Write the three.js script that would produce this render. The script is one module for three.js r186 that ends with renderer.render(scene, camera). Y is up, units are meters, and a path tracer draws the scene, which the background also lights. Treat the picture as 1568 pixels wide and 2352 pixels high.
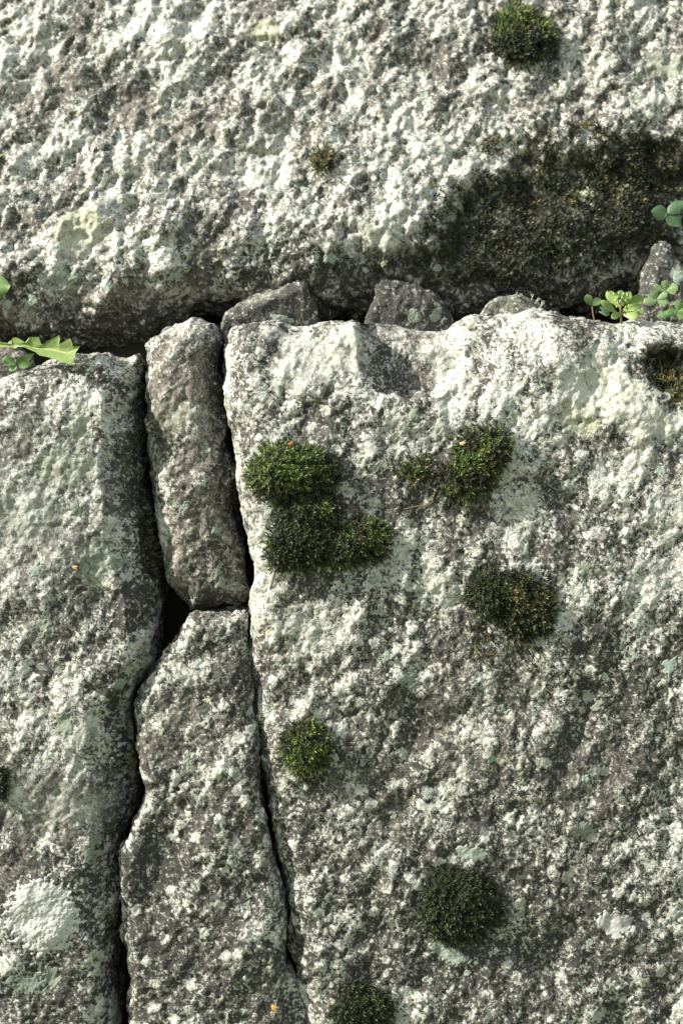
import * as THREE from 'three';
import { mergeGeometries } from 'three/addons/utils/BufferGeometryUtils.js';

// ---------------------------------------------------------------- camera, sky, sun, exposure
const scene = new THREE.Scene();
const D = 0.95;                       // camera to wall face, metres
const K = 0.00026;                    // metres per drawing unit on the wall face (frame = 1568 x 2352 units)
const Y0 = 1.15;                      // height of the picture centre above the ground
const camera = new THREE.PerspectiveCamera(2 * Math.atan(1176 * K / D) * 180 / Math.PI, 682 / 1024, 0.05, 400);
camera.position.set(0, Y0, D);
camera.lookAt(0, Y0, 0);
camera.focus = D + 0.004;
camera.userData.fStop = 5.2;

const SUN = new THREE.Vector3(-0.79, 0.53, 0.30).normalize();
{
  const w = 256, h = 128, a = new Float32Array(w * h * 4);
  for (let j = 0; j < h; j++) for (let i = 0; i < w; i++) {
    const lat = ((j + 0.5) / h - 0.5) * Math.PI, lon = ((i + 0.5) / w - 0.5) * 2 * Math.PI;
    const d = new THREE.Vector3(Math.cos(lat) * Math.cos(lon), Math.sin(lat), Math.cos(lat) * Math.sin(lon));
    const up = Math.max(0, d.y), g = Math.max(0, d.dot(SUN));
    const hz = Math.pow(1 - up, 4);
    let r = 0.335 + 0.36 * hz, gr = 0.40 + 0.33 * hz, b = 0.45 + 0.24 * hz;
    const glow = 0.5 * Math.pow(g, 6) + 0.8 * Math.pow(g, 40);
    r += glow; gr += glow * 0.94; b += glow * 0.8;
    if (d.y < 0) { const f = Math.min(1, -d.y * 12); r = r * (1 - f) + 0.10 * f; gr = gr * (1 - f) + 0.11 * f; b = b * (1 - f) + 0.08 * f; }
    a.set([r, gr, b, 1], (j * w + i) * 4);
  }
  const t = new THREE.DataTexture(a, w, h, THREE.RGBAFormat, THREE.FloatType);
  t.mapping = THREE.EquirectangularReflectionMapping; t.magFilter = t.minFilter = THREE.LinearFilter;
  t.needsUpdate = true;
  scene.background = t; scene.environment = t;
}
const sun = new THREE.DirectionalLight(new THREE.Color(1, 0.95, 0.85), 4.8);
sun.position.copy(SUN).multiplyScalar(3).add(new THREE.Vector3(0, Y0, 0));
sun.target.position.set(0, Y0, 0);
sun.castShadow = true; sun.shadow.mapSize.set(4096, 4096);
Object.assign(sun.shadow.camera, { left: -0.6, right: 0.6, top: 0.6, bottom: -0.6, near: 0.5, far: 6 });
sun.shadow.radius = 1.3;
scene.add(sun, sun.target);
const renderer = new THREE.WebGLRenderer();
renderer.toneMapping = THREE.LinearToneMapping;
renderer.toneMappingExposure = 1.9;
renderer.shadowMap.enabled = true;

// ---------------------------------------------------------------- noise
const clamp = (x, a = 0, b = 1) => x < a ? a : x > b ? b : x;
const lerp = (a, b, t) => a + (b - a) * t;
const sstep = (a, b, x) => { const t = clamp((x - a) / (b - a)); return t * t * (3 - 2 * t); };
function hash(ix, iy, s) {
  let h = Math.imul(ix, 374761393) + Math.imul(iy, 668265263) + Math.imul(s, 1442695041) | 0;
  h = Math.imul(h ^ (h >>> 13), 1274126177); h = Math.imul(h ^ (h >>> 15), 2246822519);
  return ((h ^ (h >>> 16)) >>> 0) / 4294967296;
}
function rng(seed) { let a = seed | 0; return () => { a = (a + 0x6D2B79F5) | 0; let t = Math.imul(a ^ (a >>> 15), 1 | a); t = (t + Math.imul(t ^ (t >>> 7), 61 | t)) ^ t; return ((t ^ (t >>> 14)) >>> 0) / 4294967296; }; }
const GX = [], GY = []; for (let i = 0; i < 64; i++) { GX.push(Math.cos(i * 0.0981748)); GY.push(Math.sin(i * 0.0981748)); }
function gn(x, y, s) {                 // gradient noise, about -1..1
  const ix = Math.floor(x), iy = Math.floor(y), fx = x - ix, fy = y - iy;
  const u = fx * fx * fx * (fx * (fx * 6 - 15) + 10), v = fy * fy * fy * (fy * (fy * 6 - 15) + 10);
  const a = (hash(ix, iy, s) * 64) | 0, b = (hash(ix + 1, iy, s) * 64) | 0, c = (hash(ix, iy + 1, s) * 64) | 0, d = (hash(ix + 1, iy + 1, s) * 64) | 0;
  const n0 = GX[a] * fx + GY[a] * fy, n1 = GX[b] * (fx - 1) + GY[b] * fy, n2 = GX[c] * fx + GY[c] * (fy - 1), n3 = GX[d] * (fx - 1) + GY[d] * (fy - 1);
  return 1.5 * lerp(lerp(n0, n1, u), lerp(n2, n3, u), v);
}
function fbm(x, y, s, o = 4) { let a = 1, t = 0, n = 0; for (let i = 0; i < o; i++) { t += a * gn(x, y, s + i * 17); n += a; a *= 0.5; x = x * 2.03 + 11.3; y = y * 2.03 - 7.7; } return t / n; }
const V = { id: 0, f1: 0, f2: 0, cx: 0, cy: 0, i: 0, j: 0 };
function voro(x, y, s) {               // nearest cell of a jittered lattice, written into V
  const ix = Math.floor(x), iy = Math.floor(y); let f1 = 9, f2 = 9, bi = 0, bj = 0, cx = 0, cy = 0;
  for (let j = -1; j <= 1; j++) for (let i = -1; i <= 1; i++) {
    const px = ix + i + 0.08 + 0.84 * hash(ix + i, iy + j, s), py = iy + j + 0.08 + 0.84 * hash(ix + i, iy + j, s + 1);
    const dx = px - x, dy = py - y, d = dx * dx + dy * dy;
    if (d < f1) { f2 = f1; f1 = d; bi = ix + i; bj = iy + j; cx = px; cy = py; } else if (d < f2) f2 = d;
  }
  V.f1 = Math.sqrt(f1); V.f2 = Math.sqrt(f2); V.i = bi; V.j = bj; V.cx = cx; V.cy = cy; V.id = hash(bi, bj, s + 2);
}
const ell = (x, y, e) => {             // 0 in the centre, 1 on the rim of an ellipse [x, y, rx, ry, turn in degrees]
  const r = (e[4] || 0) * Math.PI / 180, c = Math.cos(r), s = Math.sin(r), dx = x - e[0], dy = y - e[1];
  return Math.hypot((dx * c + dy * s) / e[2], (-dx * s + dy * c) / e[3]);
};

// ---------------------------------------------------------------- names and tags
const used = {};
const numbered = (n) => { const k = used[n] = (used[n] ?? -1) + 1; return k ? n + '_' + String(k).padStart(3, '0') : n; };
function thing(name, label, category, pos, group) {
  const o = new THREE.Group(); o.name = numbered(name); o.position.copy(pos);
  o.userData = { label, category }; if (group) o.userData.group = group;
  scene.add(o); return o;
}
function part(name, geo, mat, parent, label) {
  const m = new THREE.Mesh(geo, mat); m.name = name; m.castShadow = m.receiveShadow = true;
  if (label) m.userData.label = label;
  parent.add(m); return m;
}

// ---------------------------------------------------------------- ground and the earth behind the stones
{
  const g = new THREE.PlaneGeometry(240, 240, 60, 60); g.rotateX(-Math.PI / 2);
  const n = 256, a = new Uint8Array(n * n * 4);
  for (let j = 0; j < n; j++) for (let i = 0; i < n; i++) {
    const v = 0.5 + 0.5 * fbm(i / 22, j / 22, 5, 4), q = hash(i, j, 3);
    a.set([60 + 40 * v + 18 * q, 72 + 34 * v + 18 * q, 40 + 22 * v + 10 * q, 255], (j * n + i) * 4);
  }
  const t = new THREE.DataTexture(a, n, n); t.colorSpace = THREE.SRGBColorSpace; t.magFilter = THREE.LinearFilter;
  t.wrapS = t.wrapT = THREE.RepeatWrapping; t.repeat.set(120, 120); t.needsUpdate = true;
  const m = new THREE.Mesh(g, new THREE.MeshStandardMaterial({ map: t, roughness: 1 }));
  m.name = 'ground'; m.receiveShadow = true; m.userData.kind = 'structure'; scene.add(m);
}
{
  const g = new THREE.BoxGeometry(1.1, 1.75, 0.5, 110, 175, 1), p = g.attributes.position;
  for (let i = 0; i < p.count; i++) if (p.getZ(i) > 0) p.setZ(i, p.getZ(i) + 0.012 * fbm(p.getX(i) * 30, p.getY(i) * 30, 9, 3));
  for (let i = 0; i < p.count; i++) if (p.getZ(i) > 0) p.setZ(i, p.getZ(i) + 0.060 * sstep(Y0 + 0.135, Y0 + 0.105, p.getY(i) + 0.875));
  for (let i = 0; i < p.count; i++) if (p.getZ(i) > 0) p.setZ(i, p.getZ(i) - 0.35 * Math.max(0, p.getY(i) + 0.875 - Y0 - 0.1));
  g.translate(0, 0.875, -0.385); g.computeVertexNormals();
  const m = new THREE.Mesh(g, new THREE.MeshStandardMaterial({ color: new THREE.Color().setRGB(0.02, 0.016, 0.010), roughness: 1 }));
  m.name = 'earth_bank'; m.castShadow = m.receiveShadow = true; m.userData.kind = 'structure'; scene.add(m);
}

// ---------------------------------------------------------------- stones
const GS = 2.9, TX = 1.4;              // mesh step and texture step, drawing units
function spline(pts, step) {
  const c = new THREE.CatmullRomCurve3(pts.map(([x, y]) => new THREE.Vector3(x, y, 0)), true, 'centripetal');
  return c.getSpacedPoints(Math.round(c.getLength() / step)).slice(0, -1).map((p) => [p.x, p.y]);
}
function sdfGrid(poly, x0, y0, nx, ny, st) {
  const out = new Float32Array(nx * ny), n = poly.length;
  for (let j = 0; j < ny; j++) for (let i = 0; i < nx; i++) {
    const x = x0 + i * st, y = y0 + j * st; let best = 1e12, inside = false;
    for (let k = 0, q = n - 1; k < n; q = k++) {
      const ax = poly[q][0], ay = poly[q][1], bx = poly[k][0], by = poly[k][1];
      const ex = bx - ax, ey = by - ay, wx = x - ax, wy = y - ay, t = clamp((wx * ex + wy * ey) / (ex * ex + ey * ey));
      const dx = wx - ex * t, dy = wy - ey * t, d = dx * dx + dy * dy; if (d < best) best = d;
      if ((ay > y) !== (by > y) && x < ex * (y - ay) / ey + ax) inside = !inside;
    }
    out[j * nx + i] = Math.sqrt(best) * (inside ? 1 : -1);
  }
  return out;
}
function bil(a, nx, ny, u, v) {
  u = clamp(u, 0, nx - 1.001); v = clamp(v, 0, ny - 1.001);
  const i = u | 0, j = v | 0, fx = u - i, fy = v - j, k = j * nx + i;
  return (a[k] * (1 - fx) + a[k + 1] * fx) * (1 - fy) + (a[k + nx] * (1 - fx) + a[k + nx + 1] * fx) * fy;
}
const lin2s = new Uint8Array(4096); for (let i = 0; i < 4096; i++) { const c = i / 4095; lin2s[i] = Math.round(255 * (c < 0.0031308 ? 12.92 * c : 1.055 * c ** (1 / 2.4) - 0.055)); }
const S8 = (c) => lin2s[clamp(c * 4095, 0, 4095) | 0];

// granite: height and colour of one spot
const O = { h: 0, bump: 0, r: 0, g: 0, b: 0, rough: 0 };
function granite(x, y, d) {
  const s = d.seed, p = d.p;
  const wx = x + 5 * gn(x / 13, y / 13, s + 1) + 1.6 * gn(x / 4.2, y / 4.2, s + 2), wy = y + 5 * gn(x / 13, y / 13, s + 3) + 1.6 * gn(x / 4.2, y / 4.2, s + 4);
  // real staining, and shade put into the colour through dark and brown ellipses
  let dark = 0, brown = 0, pale = 0, crust = 0, mossy = 0, crustC = null;
  const nz = 0.55 * fbm(x / 48, y / 48, s + 60, 4);
  for (const q of d.stainShade) {
    const r = ell(x, y, q.e); if (r > 1.7) continue;
    const m = sstep(-0.12, 0.38, 1 - r + nz + (q.t === 'crust' ? 0.25 * gn(x / 9, y / 9, s + 61) : 0)) * q.a;
    if (q.t === 'dark') dark = Math.max(dark, m); else if (q.t === 'brown') brown = Math.max(brown, m); else if (q.t === 'pale') pale = Math.max(pale, m);
    else if (q.t === 'moss') mossy = Math.max(mossy, m); else if (m > crust) { crust = m; crustC = q.c; }
  }
  // relief
  const dx = (x + 0.55 * y) , dy = (y - 0.55 * x);                  // joints in the stone run slantwise
  const l1 = fbm(x / 150, y / 150, s + 10, 2), l2 = fbm(dx / 60, dy / 90, s + 20, 3), l3 = fbm(dx / 25, dy / 29, s + 30, 3);
  const pit = 1 - Math.abs(gn(x / 42, y / 42, s + 40));
  let h = p.a1 * l1 + p.a2 * l2 + p.a3 * l3 - p.pit * sstep(0.2, 1.0, fbm(x / 26, y / 26, s + 41, 2) * 1.3 + 0.25) * pit;
  // grains
  const dirtShade = clamp(p.dirtShade + 0.95 * fbm((x + 0.4 * y) / 130, (y - 0.4 * x) / 210, s + 50, 3) + 0.66 * fbm((x + 0.45 * y) / 40, (y - 0.45 * x) / 95, s + 53, 3) - 0.22 * l3 - 0.15 * l2 + dark * 0.30 + brown * 0.12 - pale * 0.25, -0.1, 0.64);  // grime and painted shade in one value, higher in hollows of the relief
  voro(wx / 10.5, wy / 10.5, s + 70);
  let id = V.id, f1 = V.f1, edge = V.f2 - V.f1, sc = 10.5, cx = V.cx, cy = V.cy, ci = V.i, cj = V.j;
  if (id > 0.36) { voro(wx / 5, wy / 5, s + 80); id = V.id; f1 = V.f1; edge = V.f2 - V.f1; sc = 5; cx = V.cx; cy = V.cy; ci = V.i; cj = V.j; } else id /= 0.36;
  const h2 = hash(ci, cj, s + 5), h3 = hash(ci, cj, s + 6), h4 = hash(ci, cj, s + 7);
  const tone = 0.84 + 0.32 * h3 + 0.14 * gn(x / 3.1, y / 3.1, s + 90);
  // crystals stand proud and pale, the dark mica between them is weathered back
  let q0 = 0.32 * gn(wx / 15, wy / 15, s + 84) + 0.34 * gn(wx / 7.5, wy / 7.5, s + 85) + 0.44 * gn(wx / 4.2, wy / 4.2, s + 86) + 0.30 * gn(wx / 2.8, wy / 2.8, s + 87) + 0.82 * (id - 0.5) + 0.50 - 1.15 * dirtShade;
  let r, g, b, up, rough;
  if (p.big) { voro(wx / 38, wy / 38, s + 88); if (V.id < p.big) { const k = sstep(0.40, 0.27, V.f1 + 0.10 * gn(x / 7, y / 7, s + 89)); q0 = lerp(q0, 0.62 + 0.12 * gn(x / 6, y / 6, s + 90), k * 0.9); } }
  const cool = h4 > 0.62 ? 1 : 0, wA = sstep(0.06, 0.47, q0), dA = sstep(0.13, -0.16, q0);
  r = lerp(0.212, cool ? 0.385 : 0.515, wA); g = lerp(0.206, cool ? 0.40 : 0.52, wA); b = lerp(0.178, cool ? 0.368 : 0.465, wA);
  if (h2 > 0.80) { const f = 0.6 * wA; r = lerp(r, 0.33, f); g = lerp(g, 0.285, f); b = lerp(b, 0.24, f); }
  const dv = p.dv + 0.026 * h3; r = lerp(r, dv * 1.08, dA); g = lerp(g, dv, dA); b = lerp(b, dv * 0.87, dA);
  up = 1.9 * clamp(q0, -0.65, 0.75); rough = lerp(0.88, cool ? 0.42 : 0.6, wA);
  r *= tone; g *= tone; b *= tone;
  // rust and grey coat, plus shade painted in through the brown ellipses
  const filmShade = clamp(p.filmShade * sstep(0.05, 0.5, fbm(x / 21, y / 21, s + 95, 3) + 0.25 * dirtShade) + brown * (0.52 + 0.5 * gn(x / 11, y / 11, s + 96) + 0.4 * (h3 - 0.5) - 0.25 * q0));
  r = lerp(r, 0.19 * tone, filmShade); g = lerp(g, 0.165 * tone, filmShade); b = lerp(b, 0.138 * tone, filmShade);
  const qn = q0 + 1.15 * dirtShade - 0.5, coatShade = 0.92 * sstep(0.22, 0.62, dark * 0.80 - 0.85 * qn + 0.22 * gn(x / 8.5, y / 8.5, s + 97) + 0.18 * (h3 - 0.5)) * sstep(0, 0.3, dark);  // mask shared by black coating and painted shade
  r = lerp(r, 0.034 * tone, coatShade); g = lerp(g, 0.033 * tone, coatShade); b = lerp(b, 0.029 * tone, coatShade);
  { voro(x / 5, y / 5, s + 75); if (V.id < 0.08 + 0.26 * clamp(dirtShade)) { const k = sstep(0.50, 0.25, V.f1) * 0.75; r = lerp(r, 0.028, k); g = lerp(g, 0.027, k); b = lerp(b, 0.025, k); }  }
  const groove = sstep(0.16, 0.0, edge);
  let gh = p.grain * (up * (p.up ?? 0.95) + ((h2 - 0.5) * 1.2 + (wx / sc - cx) * (h3 - 0.5) * 2.6 + (wy / sc - cy) * (h4 - 0.5) * 2.6 - 0.7 * groove - 0.6 * f1 * f1) * (sc > 10 ? 1.0 : 0.6) * (0.4 + 0.6 * wA));
  let fine = 0.5 * gn(x / 5.2, y / 5.2, s + 98) + 0.45 * gn(x / 2.7, y / 2.7, s + 99) + gn(x / 9, y / 9, s + 94) * 0.5;
  if (mossy > 0) {
    const q = mossy * clamp(0.82 + 0.9 * fbm(x / 16, y / 16, s + 120, 3)), v = 0.75 + 0.7 * gn(x / 4, y / 7, s + 121);
    r = lerp(r, 0.022 * v, q); g = lerp(g, 0.022 * v, q); b = lerp(b, 0.013 * v, q); gh = lerp(gh, 1.5 * gn(x / 6, y / 9, s + 122), q * 0.8); rough = lerp(rough, 1, q);
  }
  if (crust > 0) {
    voro(x / 4.6, y / 4.6, s + 130);
    const v = 0.80 + 0.34 * (1 - V.f1) * 0.8 + 0.16 * gn(x / 14, y / 14, s + 131), q = crust * clamp(0.9 + 0.9 * gn(x / 12, y / 12, s + 132));
    r = lerp(r, crustC[0] * v, q); g = lerp(g, crustC[1] * v, q); b = lerp(b, crustC[2] * v, q);
    gh = lerp(gh, 1.1 * (1 - V.f1) + 1.2 * gn(x / 10, y / 10, s + 133), q * 0.85); rough = lerp(rough, 0.95, q);
    h *= 1;
  }
  O.h = h + gh; O.bump = fine - 0.8 * groove; O.r = r; O.g = g; O.b = b; O.rough = rough;
}

const stones = {};
function makeStone(d) {
  d.p = Object.assign({ a1: 10, a2: 10, a3: 5, pit: 6, grain: 1.35, dirtShade: 0.28, filmShade: 0.30, dv: 0.022 }, d.p);
  d.stainShade = (d.stainShade || []).map(([t, x, y, rx, ry, turn, a, c]) => ({ t, e: [x, y, rx, ry, turn], a, c }));
  const R = d.R, skirt = d.skirt ?? 110, ext = 0.571 * R + skirt, poly = spline(d.pts, 5);
  const xs = poly.map((p) => p[0]), ys = poly.map((p) => p[1]);
  const x0 = Math.min(...xs) - ext, x1 = Math.max(...xs) + ext, y0 = Math.min(...ys) - ext, y1 = Math.max(...ys) + ext;
  const st = 8, sx = Math.ceil((x1 - x0) / st) + 2, sy = Math.ceil((y1 - y0) / st) + 2, sd = sdfGrid(poly, x0, y0, sx, sy, st);
  const inset = d.inset || 0, rg = d.rag ?? 1, raw = (x, y) => bil(sd, sx, sy, (x - x0) / st, (y - y0) / st), sdf = (x, y) => raw(x, y) - inset - rg * 4.2 * gn(x / 62, y / 62, d.seed + 200);
  const tw = Math.ceil((x1 - x0) / TX), th = Math.ceil((y1 - y0) / TX);
  const H = new Float32Array(tw * th), C = new Uint8Array(tw * th * 4), B = new Uint8Array(tw * th * 4);
  for (let j = 0; j < th; j++) for (let i = 0; i < tw; i++) {
    const x = x0 + i * TX, y = y0 + j * TX, k = j * tw + i;
    if (sdf(x, y) < -ext - 6) { C[k * 4 + 3] = B[k * 4 + 3] = 255; continue; }
    granite(x, y, d);
    H[k] = O.h; C[k * 4] = S8(O.r); C[k * 4 + 1] = S8(O.g); C[k * 4 + 2] = S8(O.b); C[k * 4 + 3] = 255;
    B[k * 4] = clamp(128 + 42 * O.bump, 0, 255); B[k * 4 + 1] = clamp(O.rough * 255, 0, 255); B[k * 4 + 3] = 255;
  }
  const tex = (a, srgb) => { const t = new THREE.DataTexture(a, tw, th); if (srgb) t.colorSpace = THREE.SRGBColorSpace; t.magFilter = THREE.LinearFilter; t.needsUpdate = true; return t; };
  const ct = tex(C, true), bt = tex(B, false);
  const ks = K * (D - d.z - 0.6 * R * K) / D;
  const mid = [(Math.min(...d.pts.map((p) => p[0])) + Math.max(...d.pts.map((p) => p[0]))) / 2, Math.max(...d.pts.map((p) => p[1]))];
  const origin = new THREE.Vector3((mid[0] - 784) * ks, Y0 + (1176 - mid[1]) * ks, d.z);
  const macro = d.macro || (() => 0);
  // a spot of the unrolled skin in space: [position, outward normal]
  function place(x, y, off, P, N, smooth) {
    const dd = sdf(x, y); let gx = 0, gy = 0, dt = dd, zz = R, nx = 0, ny = 0, nz = 1;
    if (dd < R) {
      gx = raw(x + 9, y) - raw(x - 9, y); gy = raw(x, y + 9) - raw(x, y - 9);
      const l = Math.hypot(gx, gy) || 1; gx /= l; gy /= l;
      const a = R - dd;
      if (a < R * Math.PI / 2) { const t = a / R; dt = R - R * Math.sin(t); zz = R * Math.cos(t); nx = -gx * Math.sin(t); ny = -gy * Math.sin(t); nz = Math.cos(t); }
      else { dt = 0; zz = -(a - R * Math.PI / 2); nx = -gx; ny = -gy; nz = 0; }
    }
    const u = (x - x0) / TX, v = (y - y0) / TX;
    let h = bil(H, tw, th, u, v);
    if (smooth) { let t = 0; for (let j = -2; j <= 2; j++) for (let i = -2; i <= 2; i++) t += bil(H, tw, th, u + i * 3.2, v + j * 3.2); h = lerp(h, t / 25, smooth); }
    h += off;
    P.set((x + gx * (dt - dd) + nx * h - 784) * ks, Y0 + (1176 - (y + gy * (dt - dd) + ny * h)) * ks, d.z + (zz + macro(x, y) + nz * h) * ks).sub(origin);
    if (N) {
      const e = 14, mx = (macro(x + e, y) - macro(x - e, y)) / (2 * e), my = (macro(x, y + e) - macro(x, y - e)) / (2 * e);
      N.set(nx - mx * nz, -(ny - my * nz), nz).normalize();
    }
  }
  const gs = d.gs || GS, gw = Math.floor((x1 - x0) / gs), gh = Math.floor((y1 - y0) / gs), idx = new Int32Array(gw * gh).fill(-1);
  const pos = [], uv = [], ind = [], P = new THREE.Vector3();
  for (let j = 0; j < gh; j++) for (let i = 0; i < gw; i++) {
    const x = x0 + i * gs, y = y0 + j * gs; if (sdf(x, y) < -ext) continue;
    idx[j * gw + i] = pos.length / 3; place(x, y, 0, P); pos.push(P.x, P.y, P.z); uv.push((x - x0) / (tw * TX), (y - y0) / (th * TX));
  }
  for (let j = 0; j < gh - 1; j++) for (let i = 0; i < gw - 1; i++) {
    const a = idx[j * gw + i], b = idx[j * gw + i + 1], c = idx[(j + 1) * gw + i], e = idx[(j + 1) * gw + i + 1];
    if (a < 0 || b < 0 || c < 0 || e < 0) continue;
    if ((i + j) & 1) ind.push(a, c, b, b, c, e); else ind.push(a, c, e, a, e, b);
  }
  const g = new THREE.BufferGeometry();
  g.setAttribute('position', new THREE.Float32BufferAttribute(pos, 3)); g.setAttribute('uv', new THREE.Float32BufferAttribute(uv, 2)); g.setIndex(ind); g.computeVertexNormals();
  const m = new THREE.MeshStandardMaterial({ map: ct, roughnessMap: bt, bumpMap: bt, bumpScale: 255 / 42 * K * 0.8, roughness: 1 });
  const t = thing(d.name || 'granite_stone', d.label, d.category || 'stone', origin);
  part('stone_body', g, m, t);
  stones[d.key] = { t, place, origin, ks, d };
  console.log(d.key, 'tris', ind.length / 3, 'tex', tw, th);
}
const gau = (x, y, e) => { const r = ell(x, y, e); return Math.exp(-r * r); };
const YG = [0.43, 0.43, 0.31], GG = [0.30, 0.325, 0.255], GR = [0.40, 0.405, 0.36], CR = [0.50, 0.50, 0.42];

makeStone({ key: 'T', gs: 3.4, seed: 101, z: -0.100, R: 200, label: 'huge pale granite block lying along the top, mossy dark at its lower right', 
  pts: [[-330, -330], [700, -335], [1880, -330], [1900, 300], [1880, 560], [1700, 600], [1560, 604], [1450, 660], [1360, 700], [1200, 735], [1000, 742], [800, 742], [700, 735], [600, 716], [520, 712], [440, 728], [390, 752], [340, 790], [250, 812], [120, 815], [0, 806], [-150, 800], [-320, 790]],
  p: { a1: 24, a2: 21, a3: 7, pit: 9, grain: 0.95, dirtShade: 0.24, filmShade: 0.45, up: 1.2, dv: 0.045 },
  macro: (x, y) => {
    let z = -0.30 * Math.max(0, 640 - y);
    const e = 345 + 0.06 * (1568 - x) + 190 * sstep(1180, 900, x);
    const n = 46 * gn(x / 110, y / 110, 777) + 26 * gn(x / 40, y / 40, 778);
    z -= 56 * sstep(-50, 70, y - e + n) * sstep(760, 1130, x + n * 0.8 + (y - 400) * 0.4);
    z += 10 * fbm((x + 0.7 * y) / 120, (y - 0.7 * x) / 60, 779, 2);
    z += 16 * gau(x, y, [900, 480, 110, 70, -20]) - 14 * gau(x, y, [130, 190, 60, 70, 0]) + 12 * gau(x, y, [200, 560, 90, 70, 30]) - 10 * gau(x, y, [420, 240, 40, 120, 40]) - 12 * gau(x, y, [620, 330, 60, 150, 50]);
    return z;
  },
  stainShade: [['moss', 1330, 490, 320, 150, -8, 1], ['moss', 1120, 590, 300, 80, -10, 0.95], ['moss', 1490, 370, 150, 80, 0, 0.9], ['moss', 860, 620, 220, 46, -8, 0.7], ['dark', 1500, 450, 160, 170, 0, 0.8], ['dark', 280, 860, 460, 165, -5, 0.9], ['dark', 900, 800, 700, 110, 0, 0.95], ['brown', 300, 740, 420, 80, -4, 0.6], ['dark', 760, 650, 300, 60, 0, 0.7], ['brown', 760, 700, 250, 60, 0, 0.9],  // low dark and brown ellipses: grime plus painted shade of the underside
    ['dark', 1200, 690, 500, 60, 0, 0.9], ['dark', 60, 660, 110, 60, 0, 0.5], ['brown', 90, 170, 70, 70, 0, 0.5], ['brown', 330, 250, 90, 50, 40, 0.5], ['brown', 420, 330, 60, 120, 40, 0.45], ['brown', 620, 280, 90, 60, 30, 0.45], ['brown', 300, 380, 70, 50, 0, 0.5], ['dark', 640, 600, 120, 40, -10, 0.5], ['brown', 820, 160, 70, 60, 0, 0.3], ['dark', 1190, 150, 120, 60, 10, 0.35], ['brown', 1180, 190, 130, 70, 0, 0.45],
    ['crust', 200, 540, 60, 60, 40, 0.85, YG], ['crust', 605, 45, 42, 32, 0, 0.8, YG], ['crust', 150, 660, 60, 30, 0, 0.6, GR], ['crust', 1540, 130, 60, 30, 0, 0.7, GG], ['pale', 900, 440, 160, 120, -20, 1], ['pale', 560, 400, 200, 160, 30, 0.5]] });

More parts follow.
